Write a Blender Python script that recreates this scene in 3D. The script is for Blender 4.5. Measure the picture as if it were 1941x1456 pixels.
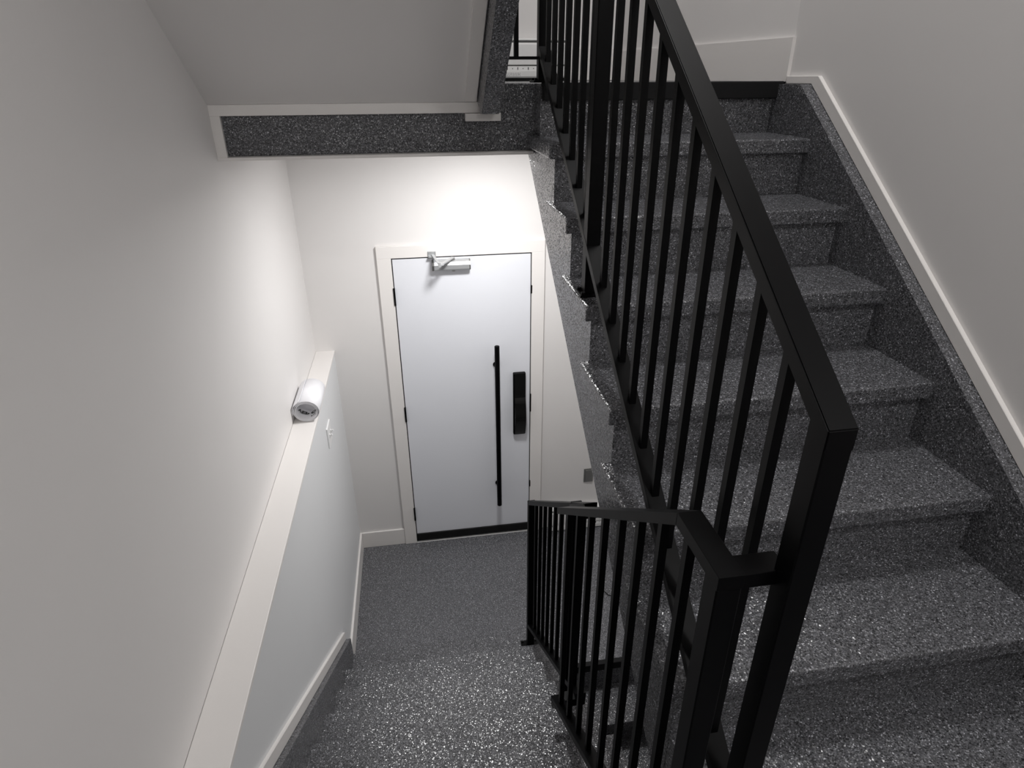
import bpy, bmesh, math, random
from mathutils import Matrix, Vector
random.seed(7)
for o in list(bpy.data.objects): bpy.data.objects.remove(o)
scene = bpy.context.scene
COL = scene.collection

# ------------------------------------------------------------------ dimensions
H = 2.9677                       # eye height above the door landing
D = 3.532                        # far wall
XL, XL2, ZL = -0.632, -0.527, 1.510   # upper left wall, lower left wall, ledge height
XR, XRW = 1.282, 1.333           # inner face of right skirting, right wall
RISE, RUN = 0.17424, 0.2433
S = RISE / RUN
Y1, Z1 = 0.7406, 1.9154          # first nosing of the flight going up
XS = 0.424                       # open side of that flight
Y7, Z7 = Y1 + 6 * RUN, Z1 + 6 * RISE  # upper landing nosing
N1, RUN2 = 2.464, 0.2451         # lowest nosing of the flight going down
ZM = Z1 - RISE                   # middle landing
RISE2 = ZM / 10.0
S2 = RISE2 / RUN2
YF = 2.335                       # face of the upper landing slab
YB = 2.32                        # edge of the door landing above the basement flight
YN = -1.15                       # wall behind the camera
ZC = 5.55                        # ceiling
ZU = 2.950                       # finished level of the upper landing
def nl_right(y): return Z1 + (y - Y1) * S
def nl_low(y): return RISE2 * (1 + (N1 - y) / RUN2)

# ------------------------------------------------------------------ camera
cam_d = bpy.data.cameras.new('camera'); cam = bpy.data.objects.new('camera', cam_d); COL.objects.link(cam)
cam_d.sensor_fit = 'HORIZONTAL'; cam_d.sensor_width = 36.0; cam_d.lens = 36.0 * 1172.8 / 1941.0
cam_d.clip_start = 0.05; cam_d.clip_end = 50
yaw, pitch, roll = 0.1546, 0.46, -0.0055
F = Vector((math.sin(yaw) * math.cos(pitch), math.cos(yaw) * math.cos(pitch), -math.sin(pitch)))
R = Vector((math.cos(yaw), -math.sin(yaw), 0)); U = R.cross(F)
R2 = math.cos(roll) * R + math.sin(roll) * U; U2 = -math.sin(roll) * R + math.cos(roll) * U
M = Matrix((R2, U2, -F)).transposed().to_4x4(); M.translation = Vector((0, 0, H))
cam.matrix_world = M
scene.camera = cam

# ------------------------------------------------------------------ world, exposure
w = bpy.data.worlds.new('world'); scene.world = w; w.use_nodes = True
w.node_tree.nodes['Background'].inputs[0].default_value = (0.9, 0.95, 1.0, 1)
w.node_tree.nodes['Background'].inputs[1].default_value = 0.02
scene.view_settings.view_transform = 'Standard'
scene.view_settings.look = 'None'
scene.view_settings.gamma = 1.0
scene.view_settings.use_curve_mapping = False
scene.view_settings.exposure = 0.0
LOW_W, UP_W, FILL_MID_W, FILL_WALL_W = 22.0, 29.0, 14.0, 3.5

# ------------------------------------------------------------------ materials
def principled(name, col, rough=0.5, metal=0.0, coat=0.0, spec=0.5):
    m = bpy.data.materials.new(name); m.use_nodes = True
    b = m.node_tree.nodes['Principled BSDF']
    b.inputs['Base Color'].default_value = (*col, 1)
    b.inputs['Roughness'].default_value = rough
    b.inputs['Metallic'].default_value = metal
    b.inputs['Coat Weight'].default_value = coat
    b.inputs['Specular IOR Level'].default_value = spec
    return m
def add_noise(m, scale, strength, colvar=0.0, dist=0.001):
    nt = m.node_tree; b = nt.nodes['Principled BSDF']
    g = nt.nodes.new('ShaderNodeNewGeometry')
    n = nt.nodes.new('ShaderNodeTexNoise'); n.inputs['Scale'].default_value = scale; n.inputs['Detail'].default_value = 6
    nt.links.new(g.outputs['Position'], n.inputs['Vector'])
    bp = nt.nodes.new('ShaderNodeBump'); bp.inputs['Strength'].default_value = strength; bp.inputs['Distance'].default_value = dist
    nt.links.new(n.outputs['Fac'], bp.inputs['Height']); nt.links.new(bp.outputs['Normal'], b.inputs['Normal'])
    if colvar:
        c = b.inputs['Base Color'].default_value[:3]
        n2 = nt.nodes.new('ShaderNodeTexNoise'); n2.inputs['Scale'].default_value = 1.7
        nt.links.new(g.outputs['Position'], n2.inputs['Vector'])
        r = nt.nodes.new('ShaderNodeValToRGB')
        r.color_ramp.elements[0].position = 0.3; r.color_ramp.elements[1].position = 0.7
        r.color_ramp.elements[0].color = (*[x * (1 - colvar) for x in c], 1)
        r.color_ramp.elements[1].color = (*c, 1)
        nt.links.new(n2.outputs['Fac'], r.inputs['Fac']); nt.links.new(r.outputs['Color'], b.inputs['Base Color'])
    return m
M_WALL = add_noise(principled('wall_paint', (0.77, 0.752, 0.742), 0.55), 60, 0.05, 0.03)
M_WALLC = add_noise(principled('lower_wall_paint', (0.76, 0.77, 0.78), 0.5), 60, 0.05, 0.02)
M_TRIM = add_noise(principled('trim_paint', (0.80, 0.775, 0.755), 0.38), 30, 0.03)
M_DOOR = add_noise(principled('door_paint', (0.76, 0.775, 0.82), 0.35), 40, 0.02)
M_BLACK = add_noise(principled('black_powder_coat', (0.0015, 0.0015, 0.0018), 0.42, spec=0.09), 900, 0.06, dist=0.0003)
M_RUBBER = principled('black_rubber', (0.006, 0.006, 0.006), 0.55, spec=0.3)
M_MATTE = principled('black_nosing', (0.009, 0.009, 0.0095), 0.7, spec=0.2)
M_PLAST = principled('white_plastic', (0.82, 0.82, 0.82), 0.3)
M_ENAMEL = principled('white_enamel', (0.78, 0.78, 0.77), 0.35)
M_DARK = principled('dark_gap', (0.01, 0.01, 0.01), 0.8)
M_SILVER = principled('silver_paint', (0.50, 0.51, 0.52), 0.3, metal=0.5)
M_STEEL = add_noise(principled('brushed_steel', (0.32, 0.32, 0.31), 0.38, metal=0.9), 120, 0.3)
M_PAPER = principled('white_paper', (0.86, 0.86, 0.89), 0.5)
M_INK = principled('black_ink', (0.01, 0.01, 0.01), 0.6)
M_PANEL = principled('panel_black_gloss', (0.006, 0.006, 0.006), 0.12)

def flake(name, scale=400.0, k=1.24, tilt=0.5):
    """dark grey coating broadcast with small vinyl chips, clear coated"""
    m = bpy.data.materials.new(name); m.use_nodes = True; nt = m.node_tree; L = nt.links
    b = nt.nodes['Principled BSDF']
    g = nt.nodes.new('ShaderNodeNewGeometry')
    v = nt.nodes.new('ShaderNodeTexVoronoi'); v.inputs['Scale'].default_value = scale
    L.new(g.outputs['Position'], v.inputs['Vector'])
    sep = nt.nodes.new('ShaderNodeSeparateColor'); L.new(v.outputs['Color'], sep.inputs['Color'])
    r = nt.nodes.new('ShaderNodeValToRGB'); r.color_ramp.interpolation = 'CONSTANT'
    stops = [(0.0, 0.022), (0.13, 0.056), (0.40, 0.078), (0.68, 0.108), (0.86, 0.165), (0.95, 0.26), (0.985, 0.46)]
    e = r.color_ramp.elements
    e[0].position = 0; e[1].position = stops[1][0]
    for p, c in stops[2:]: e.new(p)
    for x, (p, c) in zip(e, stops): x.color = (c * k * 0.955, c * k * 0.965, c * k * 1.04, 1)
    L.new(sep.outputs['Red'], r.inputs['Fac'])
    L.new(r.outputs['Color'], b.inputs['Base Color'])
    # every chip lies at its own small tilt, so some of them catch the lamps
    sub = nt.nodes.new('ShaderNodeVectorMath'); sub.operation = 'SUBTRACT'; sub.inputs[1].default_value = (0.5, 0.5, 0.5)
    mul = nt.nodes.new('ShaderNodeVectorMath'); mul.operation = 'SCALE'; mul.inputs['Scale'].default_value = tilt
    add = nt.nodes.new('ShaderNodeVectorMath'); add.operation = 'ADD'
    nrm = nt.nodes.new('ShaderNodeVectorMath'); nrm.operation = 'NORMALIZE'
    v2 = nt.nodes.new('ShaderNodeTexVoronoi'); v2.inputs['Scale'].default_value = scale * 0.8
    L.new(g.outputs['Position'], v2.inputs['Vector'])
    L.new(v2.outputs['Color'], sub.inputs[0]); L.new(sub.outputs[0], mul.inputs[0]); L.new(mul.outputs[0], add.inputs[0])
    L.new(g.outputs['Normal'], add.inputs[1]); L.new(add.outputs[0], nrm.inputs[0]); L.new(nrm.outputs[0], b.inputs['Normal'])
    b.inputs['Roughness'].default_value = 0.22
    b.inputs['Specular IOR Level'].default_value = 0.5
    return m
M_FLAKE = flake('vinyl_flake_coating')
M_FLAKEF = flake('vinyl_flake_floor', 440.0, 1.5, 0.45)

# ------------------------------------------------------------------ helpers
def obj(name, bm, mat, parent=None, smooth=False, **props):
    bmesh.ops.recalc_face_normals(bm, faces=bm.faces)
    me = bpy.data.meshes.new(name); bm.to_mesh(me); bm.free()
    for m in (mat if isinstance(mat, (list, tuple)) else [mat]): me.materials.append(m)
    if smooth:
        for p in me.polygons: p.use_smooth = True
    o = bpy.data.objects.new(name, me); COL.objects.link(o)
    if parent is not None:
        o.parent = parent
        base = parent
        while base is not None:
            o.data.transform(Matrix.Translation(-base.location)); base = base.parent
    for k, v in props.items(): o[k] = v
    return o
def thing(name, loc, label, cat, group=None, kind=None):
    o = bpy.data.objects.new(name, None); COL.objects.link(o); o.location = loc
    o.empty_display_size = 0.1
    if label: o['label'] = label
    if cat: o['category'] = cat
    if group: o['group'] = group
    if kind: o['kind'] = kind
    return o
def box(bm, x0, x1, y0, y1, z0, z1, bev=0.0, seg=2, mi=0):
    vs = [bm.verts.new((x, y, z)) for x in (x0, x1) for y in (y0, y1) for z in (z0, z1)]
    idx = [(0, 1, 3, 2), (4, 6, 7, 5), (0, 4, 5, 1), (2, 3, 7, 6), (0, 2, 6, 4), (1, 5, 7, 3)]
    fs = [bm.faces.new([vs[i] for i in f]) for f in idx]
    for f in fs: f.material_index = mi
    bmesh.ops.recalc_face_normals(bm, faces=fs)
    if bev > 0:
        es = list({e for f in fs for e in f.edges})
        bmesh.ops.bevel(bm, geom=es, offset=bev, segments=seg, affect='EDGES', profile=0.5)
    return vs
def B(*a, **k):
    bm = bmesh.new(); box(bm, *a, **k); return bm
def prism_x(bm, pts, x0, x1, bev=0.0):
    """polygon in (y,z) extruded along x"""
    a = [bm.verts.new((x0, y, z)) for y, z in pts]; b = [bm.verts.new((x1, y, z)) for y, z in pts]
    fs = [bm.faces.new(a), bm.faces.new(list(reversed(b)))]
    n = len(pts)
    for i in range(n): fs.append(bm.faces.new((a[i], b[i], b[(i + 1) % n], a[(i + 1) % n])))
    bmesh.ops.recalc_face_normals(bm, faces=fs)
    if bev:
        bmesh.ops.bevel(bm, geom=list({e for f in fs for e in f.edges}), offset=bev, segments=2, affect='EDGES')
def PX(pts, x0, x1, bev=0.0):
    bm = bmesh.new(); prism_x(bm, pts, x0, x1, bev); return bm
def cyl(bm, p, q, r, n=16, r2=None, caps=True, bev=0):
    p, q = Vector(p), Vector(q); d = q - p; r2 = r if r2 is None else r2
    rot = d.to_track_quat('Z', 'Y').to_matrix().to_4x4(); rot.translation = (p + q) / 2
    g = bmesh.ops.create_cone(bm, cap_ends=caps, segments=n, radius1=r, radius2=r2, depth=d.length, matrix=rot)
    return g
def slab_between(bm, p, q, w, t, up):
    """rectangular bar from p to q; w across, t along 'up'"""
    p, q, up = Vector(p), Vector(q), Vector(up); d = (q - p).normalized(); s = d.cross(up).normalized(); u = s.cross(d).normalized()
    vs = []
    for c in (p, q):
        for a, b in ((-1, -1), (1, -1), (1, 1), (-1, 1)): vs.append(bm.verts.new(c + s * a * w / 2 + u * b * t / 2))
    for f in ((0, 1, 2, 3), (7, 6, 5, 4), (0, 4, 5, 1), (1, 5, 6, 2), (2, 6, 7, 3), (3, 7, 4, 0)):
        bm.faces.new([vs[i] for i in f])
    return vs

# ------------------------------------------------------------------ room shell
K = dict(kind='structure')
T = 0.12
obj('wall_left', B(XL - T, XL, YN, D, ZL, ZC), M_WALL, **K)
obj('wall_left_lower', B(XL - T, XL2, YN, D, -1.5, ZL - 0.016), M_WALLC, **K)
obj('wall_back', B(XL - T, XRW + T, D, D + T, -1.5, ZC), M_WALL, **K)
obj('wall_right', B(XRW, XRW + T, YN, D, -1.5, ZC), M_WALL, **K)
obj('wall_front', B(XL - T, XRW + T, YN - T, YN, -1.5, ZC), M_WALL, **K)
obj('ceiling', B(XL - T, XRW + T, YN - T, D + T, ZC, ZC + T), M_WALL, **K)
# white board that caps the thicker lower wall (the ledge)
obj('trim_1', B(XL, XL2 + 0.004, YN, D, ZL - 0.016, ZL, bev=0.002), M_TRIM, **K)
# door landing
obj('floor', PX([(YB, -0.2), (YB, 0.0), (D, 0.0), (D, -0.2)], XL2, XRW), M_FLAKEF, **K)
# upper landing slab: dark coated face and top, white underside
obj('landing_slab', B(XL + 0.0005, XRW, YF, D, 2.7325, ZU, bev=0.004), M_FLAKE, **K)
obj('landing_ceiling', B(XL, XRW, YF + 0.006, D, 2.722, 2.7324), M_WALL, **K)
# the landing also reaches forward to its nosing above the up-flight
obj('landing_tongue', B(XS + 0.0252, XRW, Y7 + 0.0485, YF + 0.001, 2.744, ZU - 0.0005), M_FLAKE, **K)
# middle landing (where the photographer stands)
yl = N1 - 9 * RUN2
bm = bmesh.new()
box(bm, XL2, XS + 0.024, YN, yl, ZM - 0.22, ZM); box(bm, XS + 0.024, XRW, YN, Y1 + 0.03, ZM - 0.22, ZM)
obj('middle_landing', bm, M_FLAKE, **K)
# upper middle landing over the photographer's head
obj('upper_middle_landing', B(XL, XRW, YN, 0.30, 4.14, 4.36), M_WALL, **K)
# right wall of the upper landing, set in at a slight angle, with its tall baseboard
def wedge(x_back, x_front, y_front, z0, z1, off=0.0):
    bm = bmesh.new()
    pts = [(x_back - off, D), (XRW + 0.01, D), (XRW + 0.01, y_front), (x_front - off, y_front)]
    a = [bm.verts.new((x, y, z0)) for x, y in pts]; b = [bm.verts.new((x, y, z1)) for x, y in pts]
    bm.faces.new(a); bm.faces.new(b[::-1])
    for i in range(4): bm.faces.new((a[i], b[i], b[(i + 1) % 4], a[(i + 1) % 4]))
    return bm
obj('wall_landing_right', wedge(1.112, 1.3325, 2.24, ZU, ZC), M_WALL, **K)
obj('baseboard_landing_right', wedge(1.096, 1.3205, 2.228, Z7 - 0.01, 3.086), M_TRIM, **K)
obj('baseboard_landing_back', B(0.853, 1.10, D - 0.014, D, ZU + 0.002, 3.100, bev=0.0015), M_TRIM, **K)

# level baseboards of the door landing
obj('baseboard_left', B(XL2, XL2 + 0.013, 2.454, D, 0.0, 0.128, bev=0.002), M_TRIM, **K)
obj('baseboard_back', B(XL2 + 0.013, -0.222, D - 0.013, D, 0.0, 0.128, bev=0.002), M_TRIM, **K)

# sloping white boards above the coated skirtings
ya = 0.30
def lowline(c, y): return c - S2 * y
bm = PX([(2.440, lowline(2.045, 2.440)), (2.440, lowline(2.098, 2.440)), (ya, lowline(2.098, ya)), (ya, lowline(2.045, ya))], XL2, XL2 + 0.013, 0.0015)
obj('baseboard_left_slope', bm, M_TRIM, **K)
def upline(c, y): return c + S * y
yt = (2.968 - 1.508) / S; zt = 2.968
yt2 = (2.944 - 1.461) / S
bm = bmesh.new()
prism_x(bm, [(0.60, upline(1.461, 0.60)), (0.60, upline(1.508, 0.60)), (yt, zt), (2.222, zt), (2.222, 2.944), (yt2, 2.944)], XRW - 0.014, XRW)
bmesh.ops.bevel(bm, geom=bm.edges[:], offset=0.0015, segments=1, affect='EDGES')
obj('baseboard_right_slope', bm, M_TRIM, **K)

# white trims around the face of the upper landing
ty0, ty1 = YF - 0.016, YF + 0.001
obj('trim_2', B(XL, -0.600, ty0, YF, 2.730, 2.859, bev=0.001), M_TRIM, **K)
obj('trim_3', B(XL, 0.300, ty0, YF, 2.859, 2.893, bev=0.001), M_TRIM, **K)
obj('trim_4', B(0.203, 0.326, ty0 - 0.014, YF, 2.833, 2.858, bev=0.001), M_TRIM, **K)
obj('trim_5', B(XL, XS + 0.02, ty0 - 0.004, YF + 0.006, 2.7205, 2.731, bev=0.001), M_TRIM, **K)

# ------------------------------------------------------------------ flight going up on the right
st = thing('staircase', (0.86, Y1, ZM), 'dark grey speckled flight climbing on the right behind the black railing', 'stairs')
TT = 0.044
for i in range(6):
    y, z = Y1 + i * RUN, Z1 + i * RISE
    y1 = y + RUN + 0.045 if i < 5 else YF
    bm = bmesh.new()
    box(bm, XS, XR + 0.006, y, y1, z - TT, z, bev=0.005)
    obj('tread', bm, M_FLAKE, st)
for i in range(7):
    y, z = Y1 + i * RUN + 0.028, Z1 + i * RISE
    x0 = XS + 0.0245
    obj('riser', B(x0, XR + 0.004, y, y + 0.02, z - RISE, z - TT if i < 6 else ZU - 0.001), M_FLAKE, st)
# open-side stringer, cut to the steps
CAP = -0.428
def saw(n, y0, z0, run, rise, over, tt, drop, y_end, z_last):
    pts = []
    for i in range(n):
        y, z = y0 + i * run + over, z0 + i * rise
        pts.append((y, z - rise - (0 if i == 0 else tt)))
        pts.append((y, z - tt))
    return pts
pts = [(Y1 + 0.028, ZM - 0.10)]
for i in range(6):
    y, z = Y1 + i * RUN + 0.0292, Z1 + i * RISE - TT
    pts.append((y, z)); pts.append((y + RUN, z))
pts.append((YF - 0.001, pts[-1][1])); 
ye = (2.735 - (Z1 + CAP) + Y1 * S) / S
pts.append((YF - 0.001, 2.7212)); ye = (2.7212 - Z1 - CAP) / S + Y1; pts.append((ye, 2.7212))
pts.append((Y1 + 0.028, nl_right(Y1 + 0.028) + CAP))
obj('stringer', PX(pts, XS + 0.024, XS + 0.060), M_FLAKE, st, label='speckled sawtooth side of the stairs')
# white underside
a0, a1 = Y1, ye - 0.03
bm = PX([(a0, nl_right(a0) + CAP), (a1, nl_right(a1) + CAP), (a1, nl_right(a1) + CAP + 0.02), (a0, nl_right(a0) + CAP + 0.02)], XS + 0.06, XRW)
obj('underside', bm, M_WALL, st, label='white plastered underside')
# wall skirting
ys = (2.943 - 1.460) / S
bm = PX([(0.60, ZM + 0.001), (0.60, upline(1.460, 0.60)), (ys, 2.943), (Y7 + 0.0285, 2.943), (Y7 + 0.0285, 2.45)], XR, XRW - 0.0005)
obj('skirting', bm, M_FLAKE, st, label='speckled skirting up the wall')
obj('nosing_strip', B(XS + 0.03, XR + 0.018, Y7, Y7 + 0.05, ZU - 0.052, ZU + 0.002, bev=0.003), M_MATTE, st, label='black nosing at the landing edge')

# ------------------------------------------------------------------ flight going down
X0, X1 = -0.492, 0.535
sd = thing('staircase', (0, N1, 0), 'glittering grey speckled flight going down to the white door', 'stairs')
for k in range(1, 10):
    y, z = N1 - (k - 1) * RUN2, k * RISE2
    xe = X1 if k <= 7 else XS + 0.02
    obj('tread', B(X0 - 0.006, xe, y - RUN2 - 0.042, y, z - 0.04, z, bev=0.005), M_FLAKE, sd)
for k in range(1, 11):
    y, z = N1 - (k - 1) * RUN2 - 0.026, k * RISE2
    xe = X1 - 0.024 if k <= 7 else XS
    obj('riser', B(X0 - 0.004, xe, y - 0.02, y, z - RISE2, z - (0.04 if k < 10 else 0.0)), M_FLAKE, sd)
pts = [(N1 - 0.026, 0.0)]
for k in range(1, 8):
    y, z = N1 - (k - 1) * RUN2 - 0.0272, k * RISE2 - 0.04
    pts.append((y, z)); pts.append((y - RUN2, z))
pts.append((pts[-1][0], pts[-1][1] - 0.40)); pts.append((N1 - 0.10, -0.40)); pts.append((N1 - 0.026, -0.30))
obj('stringer', PX(pts, X1 - 0.045, X1 - 0.022), M_FLAKE, sd)
bm = PX([(2.452, 0.0), (2.452, lowline(2.044, 2.452)), (ya, lowline(2.044, ya)), (ya, lowline(1.5, ya)), (2.40, 0.0)], XL2 + 0.0005, X0)
obj('skirting', bm, M_FLAKE, sd, label='speckled skirting up the wall')

# ------------------------------------------------------------------ flight going down to the basement
sb = thing('staircase', (0.9, YB, -RISE), 'shadowed dark flight dropping under the right-hand stairs', 'stairs')
for k in range(1, 7):
    y, z = YB - k * 0.243, -k * 0.178
    obj('tread', B(0.515, XRW - 0.001, y, y + 0.243 + 0.042, z - 0.04, z, bev=0.004), M_FLAKE, sb)
for k in range(0, 7):
    y, z = YB - k * 0.243 + 0.028, -k * 0.178
    obj('riser', B(0.515, XRW - 0.001, y, y + 0.018, z - 0.178, z - (0.04 if k else 0.21)) if k else B(0.515, XRW - 0.001, y + 0.0, y + 0.018, -0.178, -0.0501), M_FLAKE, sb)
obj('nosing_strip', B(0.512, XR + 0.029, YB - 0.003, YB + 0.028, -0.05, 0.0015, bev=0.003), M_MATTE, sb, label='black nosing at the landing edge')
obj('wall_basement_left', B(0.47, 0.489, 0.3, YB + 0.1, -1.5, -0.30), M_WALLC, **K)
obj('floor_basement', B(XL2, XRW, YN, YB, -1.5, -1.35), M_FLAKE, **K)

# ------------------------------------------------------------------ upper flight over the left side
sf = thing('staircase', (-0.2, YF, 2.893), 'white-soffited flight rising overhead at the upper left', 'stairs')
CS = 4.554
def so(c, y): return c - S * y
y0s = YF + 0.0; y1s = 0.30
yc = (CS - 2.893) / S
bm = PX([(YF - 0.017, 2.8935), (YF - 0.017, max(2.8935, so(CS, YF - 0.017))), (y1s, so(CS, y1s)), (y1s, so(CS, y1s) + 0.15), (YF, so(CS, YF) + 0.15), (YF, 2.8935)], XL, 0.245)
obj('underside', bm, M_WALL, sf, label='smooth grey-white soffit')
bm = PX([(YF - 0.035, so(CS - 0.001, YF - 0.035)), (y1s, so(CS - 0.001, y1s)), (y1s, so(CS - 0.012, y1s)), (YF - 0.035, so(CS - 0.012, YF - 0.035))], 0.203, 0.241)
obj('edge_trim', bm, M_TRIM, sf, label='flat white strip beside the speckled side beam')
zc = 2.861
yb2 = (CS - 0.128 - zc) / S
bm = PX([(yb2, zc), (y1s, so(CS - 0.128, y1s)), (y1s, so(CS, y1s) + 0.34), (YF, so(CS, YF) + 0.34), (YF, 2.90), (yb2 + 0.05, zc)], 0.246, 0.304, 0.002)
obj('stringer', bm, M_FLAKE, sf, label='speckled side beam')
for i in range(1, 8):
    zt_, yt_ = Z7 + i * RISE, YF + 0.02 - (i - 1) * RUN
    obj('tread', B(XL, 0.246, yt_ - RUN - 0.02, yt_, zt_ - 0.04, zt_, bev=0.004), M_FLAKE, sf)
    obj('riser', B(XL, 0.246, yt_ - 0.045, yt_ - 0.025, zt_ - RISE, zt_ - 0.04), M_FLAKE, sf)

# ------------------------------------------------------------------ railings
RW = 0.038
def bal(name, x, y, z0, z1, parent, w=0.0148):
    return obj(name, B(x - w / 2, x + w / 2, y - w / 2, y + w / 2, z0, z1), M_BLACK, parent)
def post(x, y, z0, z1, parent, plate=0.075, w=RW - 0.0012, plate_z=None):
    p = obj('post', B(x - w / 2, x + w / 2, y - w / 2, y + w / 2, z0, z1, bev=0.002, seg=1), M_BLACK, parent)
    if plate:
        h = plate / 2
        bm = B(x - h, x + h, y - h, y + h, z0, z0 + 0.007, bev=0.001, seg=1)
        for sx in (-1, 1):
            for sy in (-1, 1):
                cyl(bm, (x + sx * (h - 0.010), y + sy * (h - 0.010), z0 + 0.006), (x + sx * (h - 0.010), y + sy * (h - 0.010), z0 + 0.013), 0.006, 6)
        obj('base_plate', bm, M_BLACK, p)
    return p
# --- right-hand railing
XA = 0.459
rr = thing('stair_railing', (XA, 0.554, ZM), 'tall black metal railing along the flight going up', 'railing')
def rt(y): return nl_right(y) + 0.846
bm = PX([(0.532, rt(0.532)), (0.532, rt(0.532) - 0.03), (2.27, rt(2.27) - 0.03), (2.27, rt(2.27))], XA - RW / 2, XA + RW / 2, 0.0015)
obj('handrail', bm, M_BLACK, rr)
def rb(y): return nl_right(y) + 0.052
bm = PX([(0.572, rb(0.572)), (2.23, rb(2.23)), (2.23, rb(2.23) + 0.026), (0.572, rb(0.572) + 0.026)], XA - RW / 2, XA + RW / 2, 0.001)
obj('bottom_rail', bm, M_BLACK, rr)
post(XA, 0.5508, ZM, rt(0.535) - 0.004, rr, 0.09)
post(XA, 1.570, Z1 + 3 * RISE, rt(1.570) - 0.02, rr, 0.066)
post(XA, 2.245, ZU + 0.002, rt(2.232) - 0.01, rr, 0.075)
ysr = [0.652 + i * 0.0885 for i in range(10)] + [1.636 + i * 0.0887 for i in range(7)]
for y in ysr:
    bal('baluster', XA, y, rb(y) + 0.015, rt(y) - 0.015, rr)
# --- lower railing: outer run near, inner run far, joined by short cross bars
rl = thing('stair_railing', (XA, 2.36, RISE2), 'low black metal railing beside the flight going down', 'railing')
XN = 0.379
ZT = 2.380; yk = 0.700; YJ = 1.431
h = RW / 2
def lt(y): return nl_low(y) + 0.907 + (2.32 - y) * 0.026            # far run, top of rail
def ln_(y): return 1.819 + (1.45 - y) * (2.374 - 1.819) / 0.749     # near run, top of rail
def lb(y): return nl_low(y) + 0.078
def lbn(y): return nl_low(y) + 0.066
ye = YJ + h
# far run
bm = PX([(YJ, lt(YJ)), (YJ, lt(YJ) - 0.024), (2.345, lt(2.345) - 0.024), (2.345, lt(2.345))], XA - h, XA + h, 0.001)
obj('handrail', bm, M_BLACK, rl)
bm = PX([(YJ - h, lb(YJ - h)), (2.345, lb(2.345)), (2.345, lb(2.345) + 0.026), (YJ - h, lb(YJ - h) + 0.026)], XA - h, XA + h, 0.001)
obj('bottom_rail', bm, M_BLACK, rl)
# near run, its level end and the short return to the tall post
bm = bmesh.new()
prism_x(bm, [(ye, ln_(ye)), (ye, ln_(ye) - 0.024), (yk, ZT - 0.024), (yk, ZT)], XN - h, XN + h, 0.001)
box(bm, XN - h, XN + h, 0.562, yk + 0.0005, ZT - 0.024, ZT, bev=0.001)
box(bm, XN + h - 0.001, XA, 0.562, 0.600, ZT - 0.024, ZT - 0.0001, bev=0.001)
obj('handrail', bm, M_BLACK, rl)
bm = PX([(0.60, lbn(0.60)), (ye, lbn(ye)), (ye, lbn(ye) + 0.026), (0.60, lbn(0.60) + 0.026)], XN - h, XN + h, 0.001)
obj('bottom_rail', bm, M_BLACK, rl)
zj = ln_(ye)
obj('cross_bar', B(XN + h - 0.001, XA + h - 0.001, YJ - h, YJ + h, zj - 0.024, zj + 0.006, bev=0.001), M_BLACK, rl)
zj = lbn(YJ)
obj('cross_bar', B(XN + h - 0.001, XA + h - 0.001, YJ - h, YJ + h, zj - 0.010, zj + 0.024, bev=0.001), M_BLACK, rl)
post(XN, 0.582, 8 * RISE2, ZT - 0.004, rl, 0.08)
post(XA, 1.577, 4 * RISE2, lt(1.577) - 0.006, rl, 0.105)
post(XA, 2.350, 1 * RISE2, lt(2.335) - 0.020, rl, 0.092)
for y in (1.375, 1.275, 1.170, 1.070, 0.968, 0.872, 0.778, 0.684):
    top = ln_(y) - 0.008 if y > yk else ZT - 0.008
    bal('baluster', XN, y, lbn(y) + 0.015, top, rl)
for y in (1.500, 1.682, 1.774, 1.868, 1.962, 2.054, 2.145, 2.237):
    bal('baluster', XA, y, lb(y) + 0.015, lt(y) - 0.010, rl)
# --- short guard on the upper landing
ru = thing('landing_railing', (0.37, 2.245, Z7), 'short black guard beside the top post of the right railing', 'railing')
obj('bottom_rail', B(0.305, XA - h, 2.236, 2.252, 3.020, 3.029), M_BLACK, ru)
obj('handrail', B(0.305, XA - h, 2.230, 2.258, 3.86, 3.885), M_BLACK, ru)
for x in (0.369,):
    bal('baluster', x, 2.244, 3.029, 3.86, ru, 0.0145)

# ------------------------------------------------------------------ door
dl, dr, dt = -0.136, 0.664, 2.045
door = thing('door_1', (0.26, D, 0), 'flat white entrance door at the foot of the stairs', None, kind='structure')
cw0, cw1, ct = -0.222, 0.748, 2.122
bm = bmesh.new()
for a in ((cw0, dl - 0.006, D - 0.019, D, 0.0, dt + 0.008), (dr + 0.006, cw1, D - 0.019, D, 0.0, dt + 0.008), (cw0, cw1, D - 0.019, D, dt + 0.008, ct)):
    box(bm, *a, bev=0.0018)
obj('casing', bm, M_TRIM, door)
obj('jamb', B(dl - 0.006, dr + 0.006, D - 0.004, D - 0.001, 0.0, dt + 0.008), M_DARK, door, label='dark gap around the door')
leaf = obj('door_leaf', B(dl, dr, D - 0.013, D - 0.003, 0.022, dt, bev=0.001), M_DOOR, door)
obj('threshold', B(dl - 0.006, dr + 0.006, D - 0.020, D - 0.004, 0.0, 0.006, bev=0.002), M_ENAMEL, door)
obj('door_sweep', B(dl, dr, D - 0.024, D - 0.013, 0.026, 0.080, bev=0.002), M_RUBBER, door, label='black sweep along the bottom')
for z in (0.255, 1.045, 1.828):
    bm = bmesh.new(); box(bm, dl - 0.012, dl + 0.001, D - 0.017, D - 0.010, z - 0.05, z + 0.05)
    cyl(bm, (dl - 0.004, D - 0.022, z - 0.052), (dl - 0.004, D - 0.022, z + 0.052), 0.006, 10)
    obj('hinge', bm, M_BLACK, door, label='black hinge')
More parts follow.
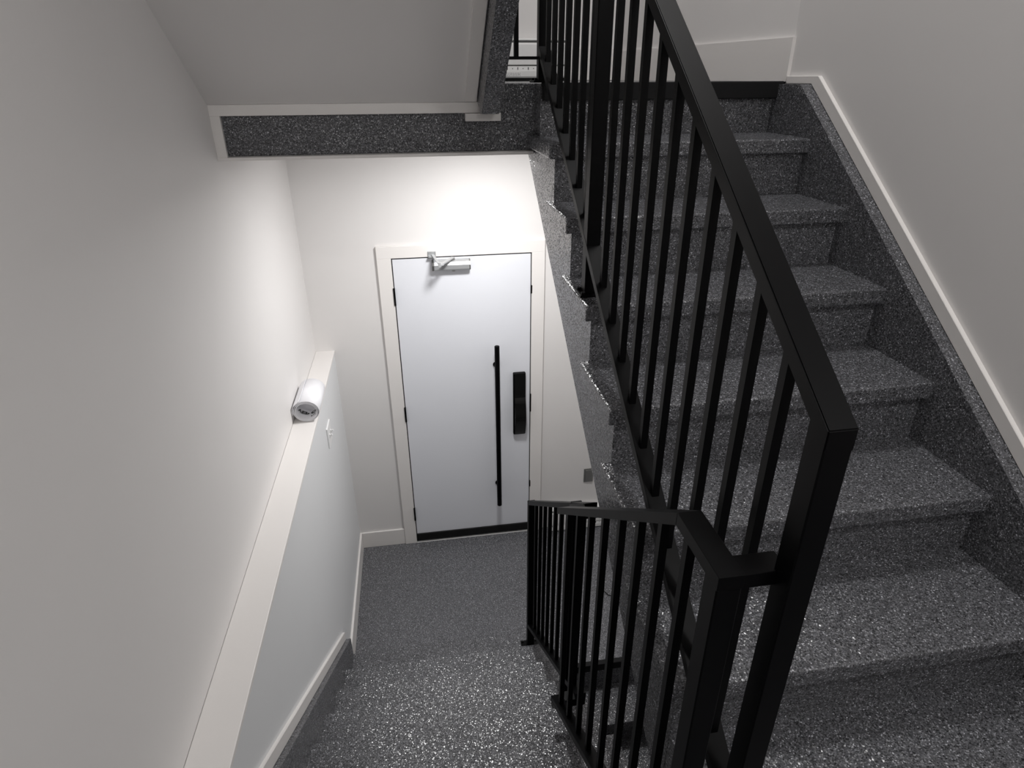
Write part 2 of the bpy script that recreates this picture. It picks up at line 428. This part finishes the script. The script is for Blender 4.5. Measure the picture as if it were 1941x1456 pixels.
# long pull bar
bm = bmesh.new(); hx, hy = 0.447, D - 0.075
cyl(bm, (hx, hy, 0.302), (hx, hy, 1.500), 0.0155, 20)
bmesh.ops.bevel(bm, geom=[e for e in bm.edges if abs(e.verts[0].co.z - e.verts[1].co.z) < 1e-5], offset=0.002, segments=2, affect='EDGES')
ph = obj('pull_handle', bm, M_BLACK, door, smooth=False, label='long black tubular pull handle')
for z in (0.452, 1.352):
    bm = bmesh.new(); cyl(bm, (hx - 0.004, D - 0.012, z), (hx - 0.004, hy - 0.002, z), 0.010, 14); cyl(bm, (hx - 0.004, D - 0.014, z), (hx - 0.004, D - 0.022, z), 0.016, 16)
    obj('standoff', bm, M_BLACK, ph)
# tall lock set
bm = B(0.553, 0.634, D - 0.040, D - 0.012, 0.838, 1.288, bev=0.007, seg=3)
lk = obj('door_lock', bm, M_BLACK, door, label='tall black electronic lock')
# raised grip with a curved front
bm = bmesh.new(); prof = []
for i in range(25):
    t = i / 24.0; z = 0.846 + t * 0.434
    prof.append((D - 0.043 - (0.034 * math.sin(math.pi * t / 0.64) ** 0.8 if t < 0.64 else 0.0), z))
prism_x(bm, [(D - 0.034, 0.846)] + prof + [(D - 0.034, 1.280)], 0.560, 0.631)
obj('grip', bm, M_PANEL, lk)
bm = bmesh.new()
for z, hgt in ((1.83, 0.05), (1.06, 0.13), (0.42, 0.05)):
    box(bm, dr + 0.003, dr + 0.009, D - 0.021, D - 0.012, z - hgt / 2, z + hgt / 2)
obj('strike_plate', bm, M_BLACK, door)
# door closer
bm = bmesh.new(); cx0, cx1 = 0.086, 0.306
sec = [(D - 0.013, 1.980), (D - 0.013, 2.037), (D - 0.038, 2.038), (D - 0.054, 2.028), (D - 0.062, 2.012), (D - 0.062, 1.988), (D - 0.056, 1.980)]
prism_x(bm, sec, cx0 + 0.010, cx1 - 0.008)
cl = obj('door_closer', bm, M_SILVER, door, label='silver overhead door closer')
bm = bmesh.new()
for xa, xb in ((cx0, cx0 + 0.010), (cx1 - 0.008, cx1)): prism_x(bm, [(y + (0.004 if y < D - 0.02 else 0), z - 0.002) for y, z in sec], xa, xb, 0.0015)
obj('end_cap', bm, M_STEEL, cl)
bm = bmesh.new(); cyl(bm, (0.208, D - 0.036, 2.034), (0.208, D - 0.036, 2.050), 0.011, 6); cyl(bm, (0.208, D - 0.036, 1.970), (0.208, D - 0.036, 1.981), 0.011, 12)
obj('spindle', bm, M_STEEL, cl)
bm = bmesh.new(); slab_between(bm, (0.208, D - 0.036, 2.050), (0.124, D - 0.175, 2.044), 0.020, 0.006, (0, 0, 1))
slab_between(bm, (0.124, D - 0.175, 2.050), (0.092, D - 0.030, 2.068), 0.013, 0.006, (0, 0, 1))
cyl(bm, (0.124, D - 0.175, 2.036), (0.124, D - 0.175, 2.060), 0.009, 10)
obj('arm', bm, M_SILVER, cl)
bm = B(0.066, 0.112, D - 0.026, D - 0.019, 2.046, 2.086, bev=0.001); box(bm, 0.070, 0.108, D - 0.052, D - 0.024, 2.056, 2.062)
for x in (0.072, 0.106): cyl(bm, (x, D - 0.019, 2.078), (x, D - 0.029, 2.078), 0.004, 8)
obj('bracket', bm, M_SILVER, cl)

# ------------------------------------------------------------------ small things
# paper roll on the ledge
Rr = 0.0600; SX, SZ = 1.07, 0.93; rx, rz = XL + 0.068, ZL + 0.0565; ry0, ry1 = 2.665, 2.915
roll_o = thing('paper_roll', (rx, ry0, ZL), 'white rolled-up paper with black lettering inside, on the ledge', 'paper')
bm = bmesh.new(); th0 = math.radians(196); turns = 2.6; n = 120; prev = None; t_ = 0.0016
def ring(rad, ang, y): return (rx + rad * math.cos(ang) * SX, y, rz + rad * math.sin(ang) * SZ)
rows = []
for i in range(n + 1):
    f = i / n; a = th0 - f * turns * 2 * math.pi; rad = Rr - 0.0155 * f
    rows.append((rad, a))
for i, (rad, a) in enumerate(rows):
    vs = [bm.verts.new(ring(rad, a, ry0)), bm.verts.new(ring(rad, a, ry1)), bm.verts.new(ring(rad - t_, a, ry1)), bm.verts.new(ring(rad - t_, a, ry0))]
    if prev:
        for j in range(4): bm.faces.new((prev[j], vs[j], vs[(j + 1) % 4], prev[(j + 1) % 4]))
    prev = vs
obj('sheet', bm, M_PAPER, roll_o, smooth=True)
# loose outer edge standing away from the roll, leaning on the wall
bm = bmesh.new(); slab_between(bm, (XL + 0.003, (ry0 + ry1) / 2, rz + 0.008), (rx - 0.026, (ry0 + ry1) / 2, rz + 0.0565), ry1 - ry0, 0.0015, (0, 0, 1))
bm2 = bmesh.new()
pp = [(XL + 0.0015, rz - 0.004), (XL + 0.006, rz + 0.018), (XL + 0.018, rz + 0.036), (rx - 0.026, rz + 0.0555)]
a_ = [[bm2.verts.new((x, y, z + dz)) for y in (ry0, ry1)] + [bm2.verts.new((x, y, z + dz)) for y in ()] for x, z in pp for dz in (0,)]
b_ = [[bm2.verts.new((x + 0.001, y, z - 0.0015)) for y in (ry0, ry1)] for x, z in pp]
for i in range(3):
    bm2.faces.new((a_[i][0], a_[i][1], a_[i + 1][1], a_[i + 1][0])); bm2.faces.new((b_[i][0], b_[i + 1][0], b_[i + 1][1], b_[i][1]))
    bm2.faces.new((a_[i][0], a_[i + 1][0], b_[i + 1][0], b_[i][0])); bm2.faces.new((a_[i][1], b_[i][1], b_[i + 1][1], a_[i + 1][1]))
bm2.faces.new((a_[0][0], b_[0][0], b_[0][1], a_[0][1])); bm2.faces.new((a_[3][0], a_[3][1], b_[3][1], b_[3][0]))
bm.free(); obj('loose_edge', bm2, M_PAPER, roll_o)
# lettering on the inner face, near the open end
def curved_text(body, size, ang_c, ycen, name, flip=True):
    cu = bpy.data.curves.new('t', 'FONT'); cu.body = body; cu.size = size; cu.align_x = 'CENTER'; cu.align_y = 'CENTER'; cu.extrude = 0.0; cu.offset = size * 0.045
    to = bpy.data.objects.new('t', cu); COL.objects.link(to)
    dg = bpy.context.evaluated_depsgraph_get(); me = bpy.data.meshes.new_from_object(to.evaluated_get(dg))
    bm = bmesh.new(); bm.from_mesh(me)
    bmesh.ops.triangulate(bm, faces=bm.faces[:])
    ri = Rr - 0.0155 - t_ - 0.0007
    for v in bm.verts:
        u, w_ = v.co.x, v.co.y
        a = ang_c + (u / ri)
        v.co = Vector((rx + ri * math.cos(a) * SX, ycen + (w_ if not flip else -w_), rz + ri * math.sin(a) * SZ))
    bpy.data.objects.remove(to)
    obj(name, bm, M_INK, roll_o)
curved_text('VEP', 0.034, math.radians(236), ry0 + 0.060, 'lettering')
curved_text('O', 0.034, math.radians(303), ry0 + 0.060, 'lettering')
curved_text('Bro', 0.017, math.radians(306), ry0 + 0.026, 'lettering')

# light switch on the lower left wall
sw = thing('light_switch', (XL2, 2.94, 1.28), 'white light switch with two toggles on the lower left wall', 'switch')
obj('cover_plate', B(XL2, XL2 + 0.007, 2.882, 2.998, 1.222, 1.338, bev=0.002), M_PLAST, sw)
for y in (2.917, 2.963):
    bm = PX([(y - 0.005, 1.268), (y + 0.005, 1.268), (y + 0.005, 1.292), (y - 0.005, 1.292)], XL2 + 0.006, XL2 + 0.010)
    slab_between(bm, (XL2 + 0.006, y, 1.280), (XL2 + 0.022, y, 1.289), 0.008, 0.009, (0, 0, 1))
    obj('toggle', bm, M_PLAST, sw)
# steel outlet cover right of the door
oc = thing('outlet_cover', (1.095, D, 0.43), 'small brushed steel cover plate on the wall right of the door', 'outlet')
obj('cover_plate', B(1.062, 1.130, D - 0.006, D, 0.374, 0.486, bev=0.002), M_STEEL, oc)
bm = B(1.072, 1.120, D - 0.012, D - 0.006, 0.384, 0.476, bev=0.002); cyl(bm, (1.096, D - 0.014, 0.478), (1.096, D - 0.005, 0.478), 0.003, 8)
obj('flap', bm, M_STEEL, oc)
# baseboard heaters
def heater(x0, x1, z0, lab):
    t = thing('baseboard_heater', ((x0 + x1) / 2, D, z0), lab, 'heater')
    z = lambda v: z0 + v
    bm = PX([(D - 0.004, z(0.0)), (D - 0.058, z(0.0)), (D - 0.058, z(0.008)), (D - 0.010, z(0.012)), (D - 0.010, z(0.160)), (D - 0.045, z(0.166)), (D - 0.050, z(0.170)), (D - 0.045, z(0.176)), (D - 0.004, z(0.176))], x0 + 0.006, x1 - 0.006)
    obj('housing', bm, M_ENAMEL, t)
    obj('front_panel', PX([(D - 0.060, z(0.058)), (D - 0.062, z(0.060)), (D - 0.058, z(0.150)), (D - 0.050, z(0.158)), (D - 0.048, z(0.156)), (D - 0.055, z(0.148)), (D - 0.058, z(0.060))], x0 + 0.004, x1 - 0.004), M_ENAMEL, t)
    obj('lower_lip', PX([(D - 0.062, z(0.006)), (D - 0.062, z(0.030)), (D - 0.056, z(0.054)), (D - 0.053, z(0.054)), (D - 0.058, z(0.028)), (D - 0.058, z(0.006))], x0 + 0.004, x1 - 0.004), M_ENAMEL, t)
    bm = bmesh.new(); nn = int((x1 - x0) / 0.027)
    for i in range(nn):
        x = x0 + 0.02 + i * 0.027; a = 0.002 if i % 2 else 0.006
        if x < x1 - 0.02: box(bm, x - 0.0018, x + 0.0018, D - 0.0605, D - 0.058, z(0.042) - a, z(0.042) + a)
    obj('slots', bm, M_DARK, t, label='row of dark slots', kind='stuff')
    for xa in (x0, x1 - 0.006):
        obj('end_cap', PX([(D - 0.002, z(0.0)), (D - 0.066, z(0.0)), (D - 0.066, z(0.150)), (D - 0.055, z(0.178)), (D - 0.002, z(0.178))], xa, xa + 0.006, 0.001), M_ENAMEL, t)
    return t
hu = heater(-0.25, 0.850, 2.966, 'white electric baseboard heater on the upper landing wall')
bm = B(0.475, 0.60, D - 0.0636, D - 0.062, 2.972, 2.992)
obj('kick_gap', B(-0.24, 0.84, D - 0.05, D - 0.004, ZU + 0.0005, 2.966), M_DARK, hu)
lb_ = obj('sticker', bm, M_PLAST, hu)
bm = bmesh.new()
for j in range(3):
    x = 0.480
    while x < 0.592:
        l = random.uniform(0.004, 0.014); box(bm, x, min(x + l, 0.595), D - 0.0640, D - 0.0635, 2.9755 + j * 0.0055, 2.9775 + j * 0.0055); x += l + 0.003
obj('fine_print', bm, M_STEEL, lb_, kind='stuff')
heater(0.812, 1.300, 0.006, 'white electric baseboard heater low on the wall right of the door')
# bit of wire on the door landing
bm = bmesh.new(); pts = [(1.022, 2.862), (1.040, 2.842), (1.052, 2.812), (1.075, 2.800), (1.100, 2.792), (1.118, 2.778)]
for a, b in zip(pts, pts[1:]): cyl(bm, (*a, 0.004), (*b, 0.004), 0.0032, 8)
bmesh.ops.remove_doubles(bm, verts=bm.verts, dist=0.0002)
o = obj('cable', bm, M_RUBBER); o['label'] = 'short black cable end lying on the landing floor by the stringer'; o['category'] = 'cable'

# ------------------------------------------------------------------ lamps
def lamp(x, y, z, watts, rad, lab, wall=False):
    t = thing('wall_fill_light' if wall else 'ceiling_light', (x, y, z), lab, 'light')  # ceiling name also serves the added fill over the middle landing
    n = Vector((0, 1, 0)) if wall else Vector((0, 0, -1)); p = Vector((x, y, z))
    bm = bmesh.new(); cyl(bm, p, p + n * 0.016, rad + 0.01, 40); obj('frame', bm, M_PLAST, t)
    em = bpy.data.materials.new('lamp_diffuser'); em.use_nodes = True; b = em.node_tree.nodes['Principled BSDF']
    b.inputs['Base Color'].default_value = (0.9, 0.9, 0.9, 1); b.inputs['Emission Color'].default_value = (1, 0.985, 0.97, 1); b.inputs['Emission Strength'].default_value = 3.0
    bm = bmesh.new(); cyl(bm, p + n * 0.016, p + n * 0.019, rad, 40); obj('diffuser', bm, em, t)
    ld = bpy.data.lights.new('bulb', 'AREA'); ld.shape = 'DISK'; ld.size = rad * 2; ld.energy = watts; ld.color = (1, 0.99, 0.98)
    lo = bpy.data.objects.new('bulb', ld); COL.objects.link(lo); lo.parent = t; lo.location = n * 0.024
    if wall: lo.rotation_euler = (math.radians(90), 0, 0)
lamp(0.38, 2.74, 2.722, LOW_W, 0.12, 'round ceiling light under the upper landing above the door')
lamp(0.80, 1.75, ZC, UP_W, 0.18, 'round ceiling light high above the upper landing')
lamp(0.98, -0.35, 4.14, FILL_MID_W, 0.14, 'added unseen fill light above the middle landing')  # fill added out of view to raise left wall, soffit and treads
lamp(0.35, YN, 3.45, FILL_WALL_W, 0.15, 'added unseen fill light on the wall behind the middle landing', True)  # invented fixture behind the camera, added to brighten the soffit
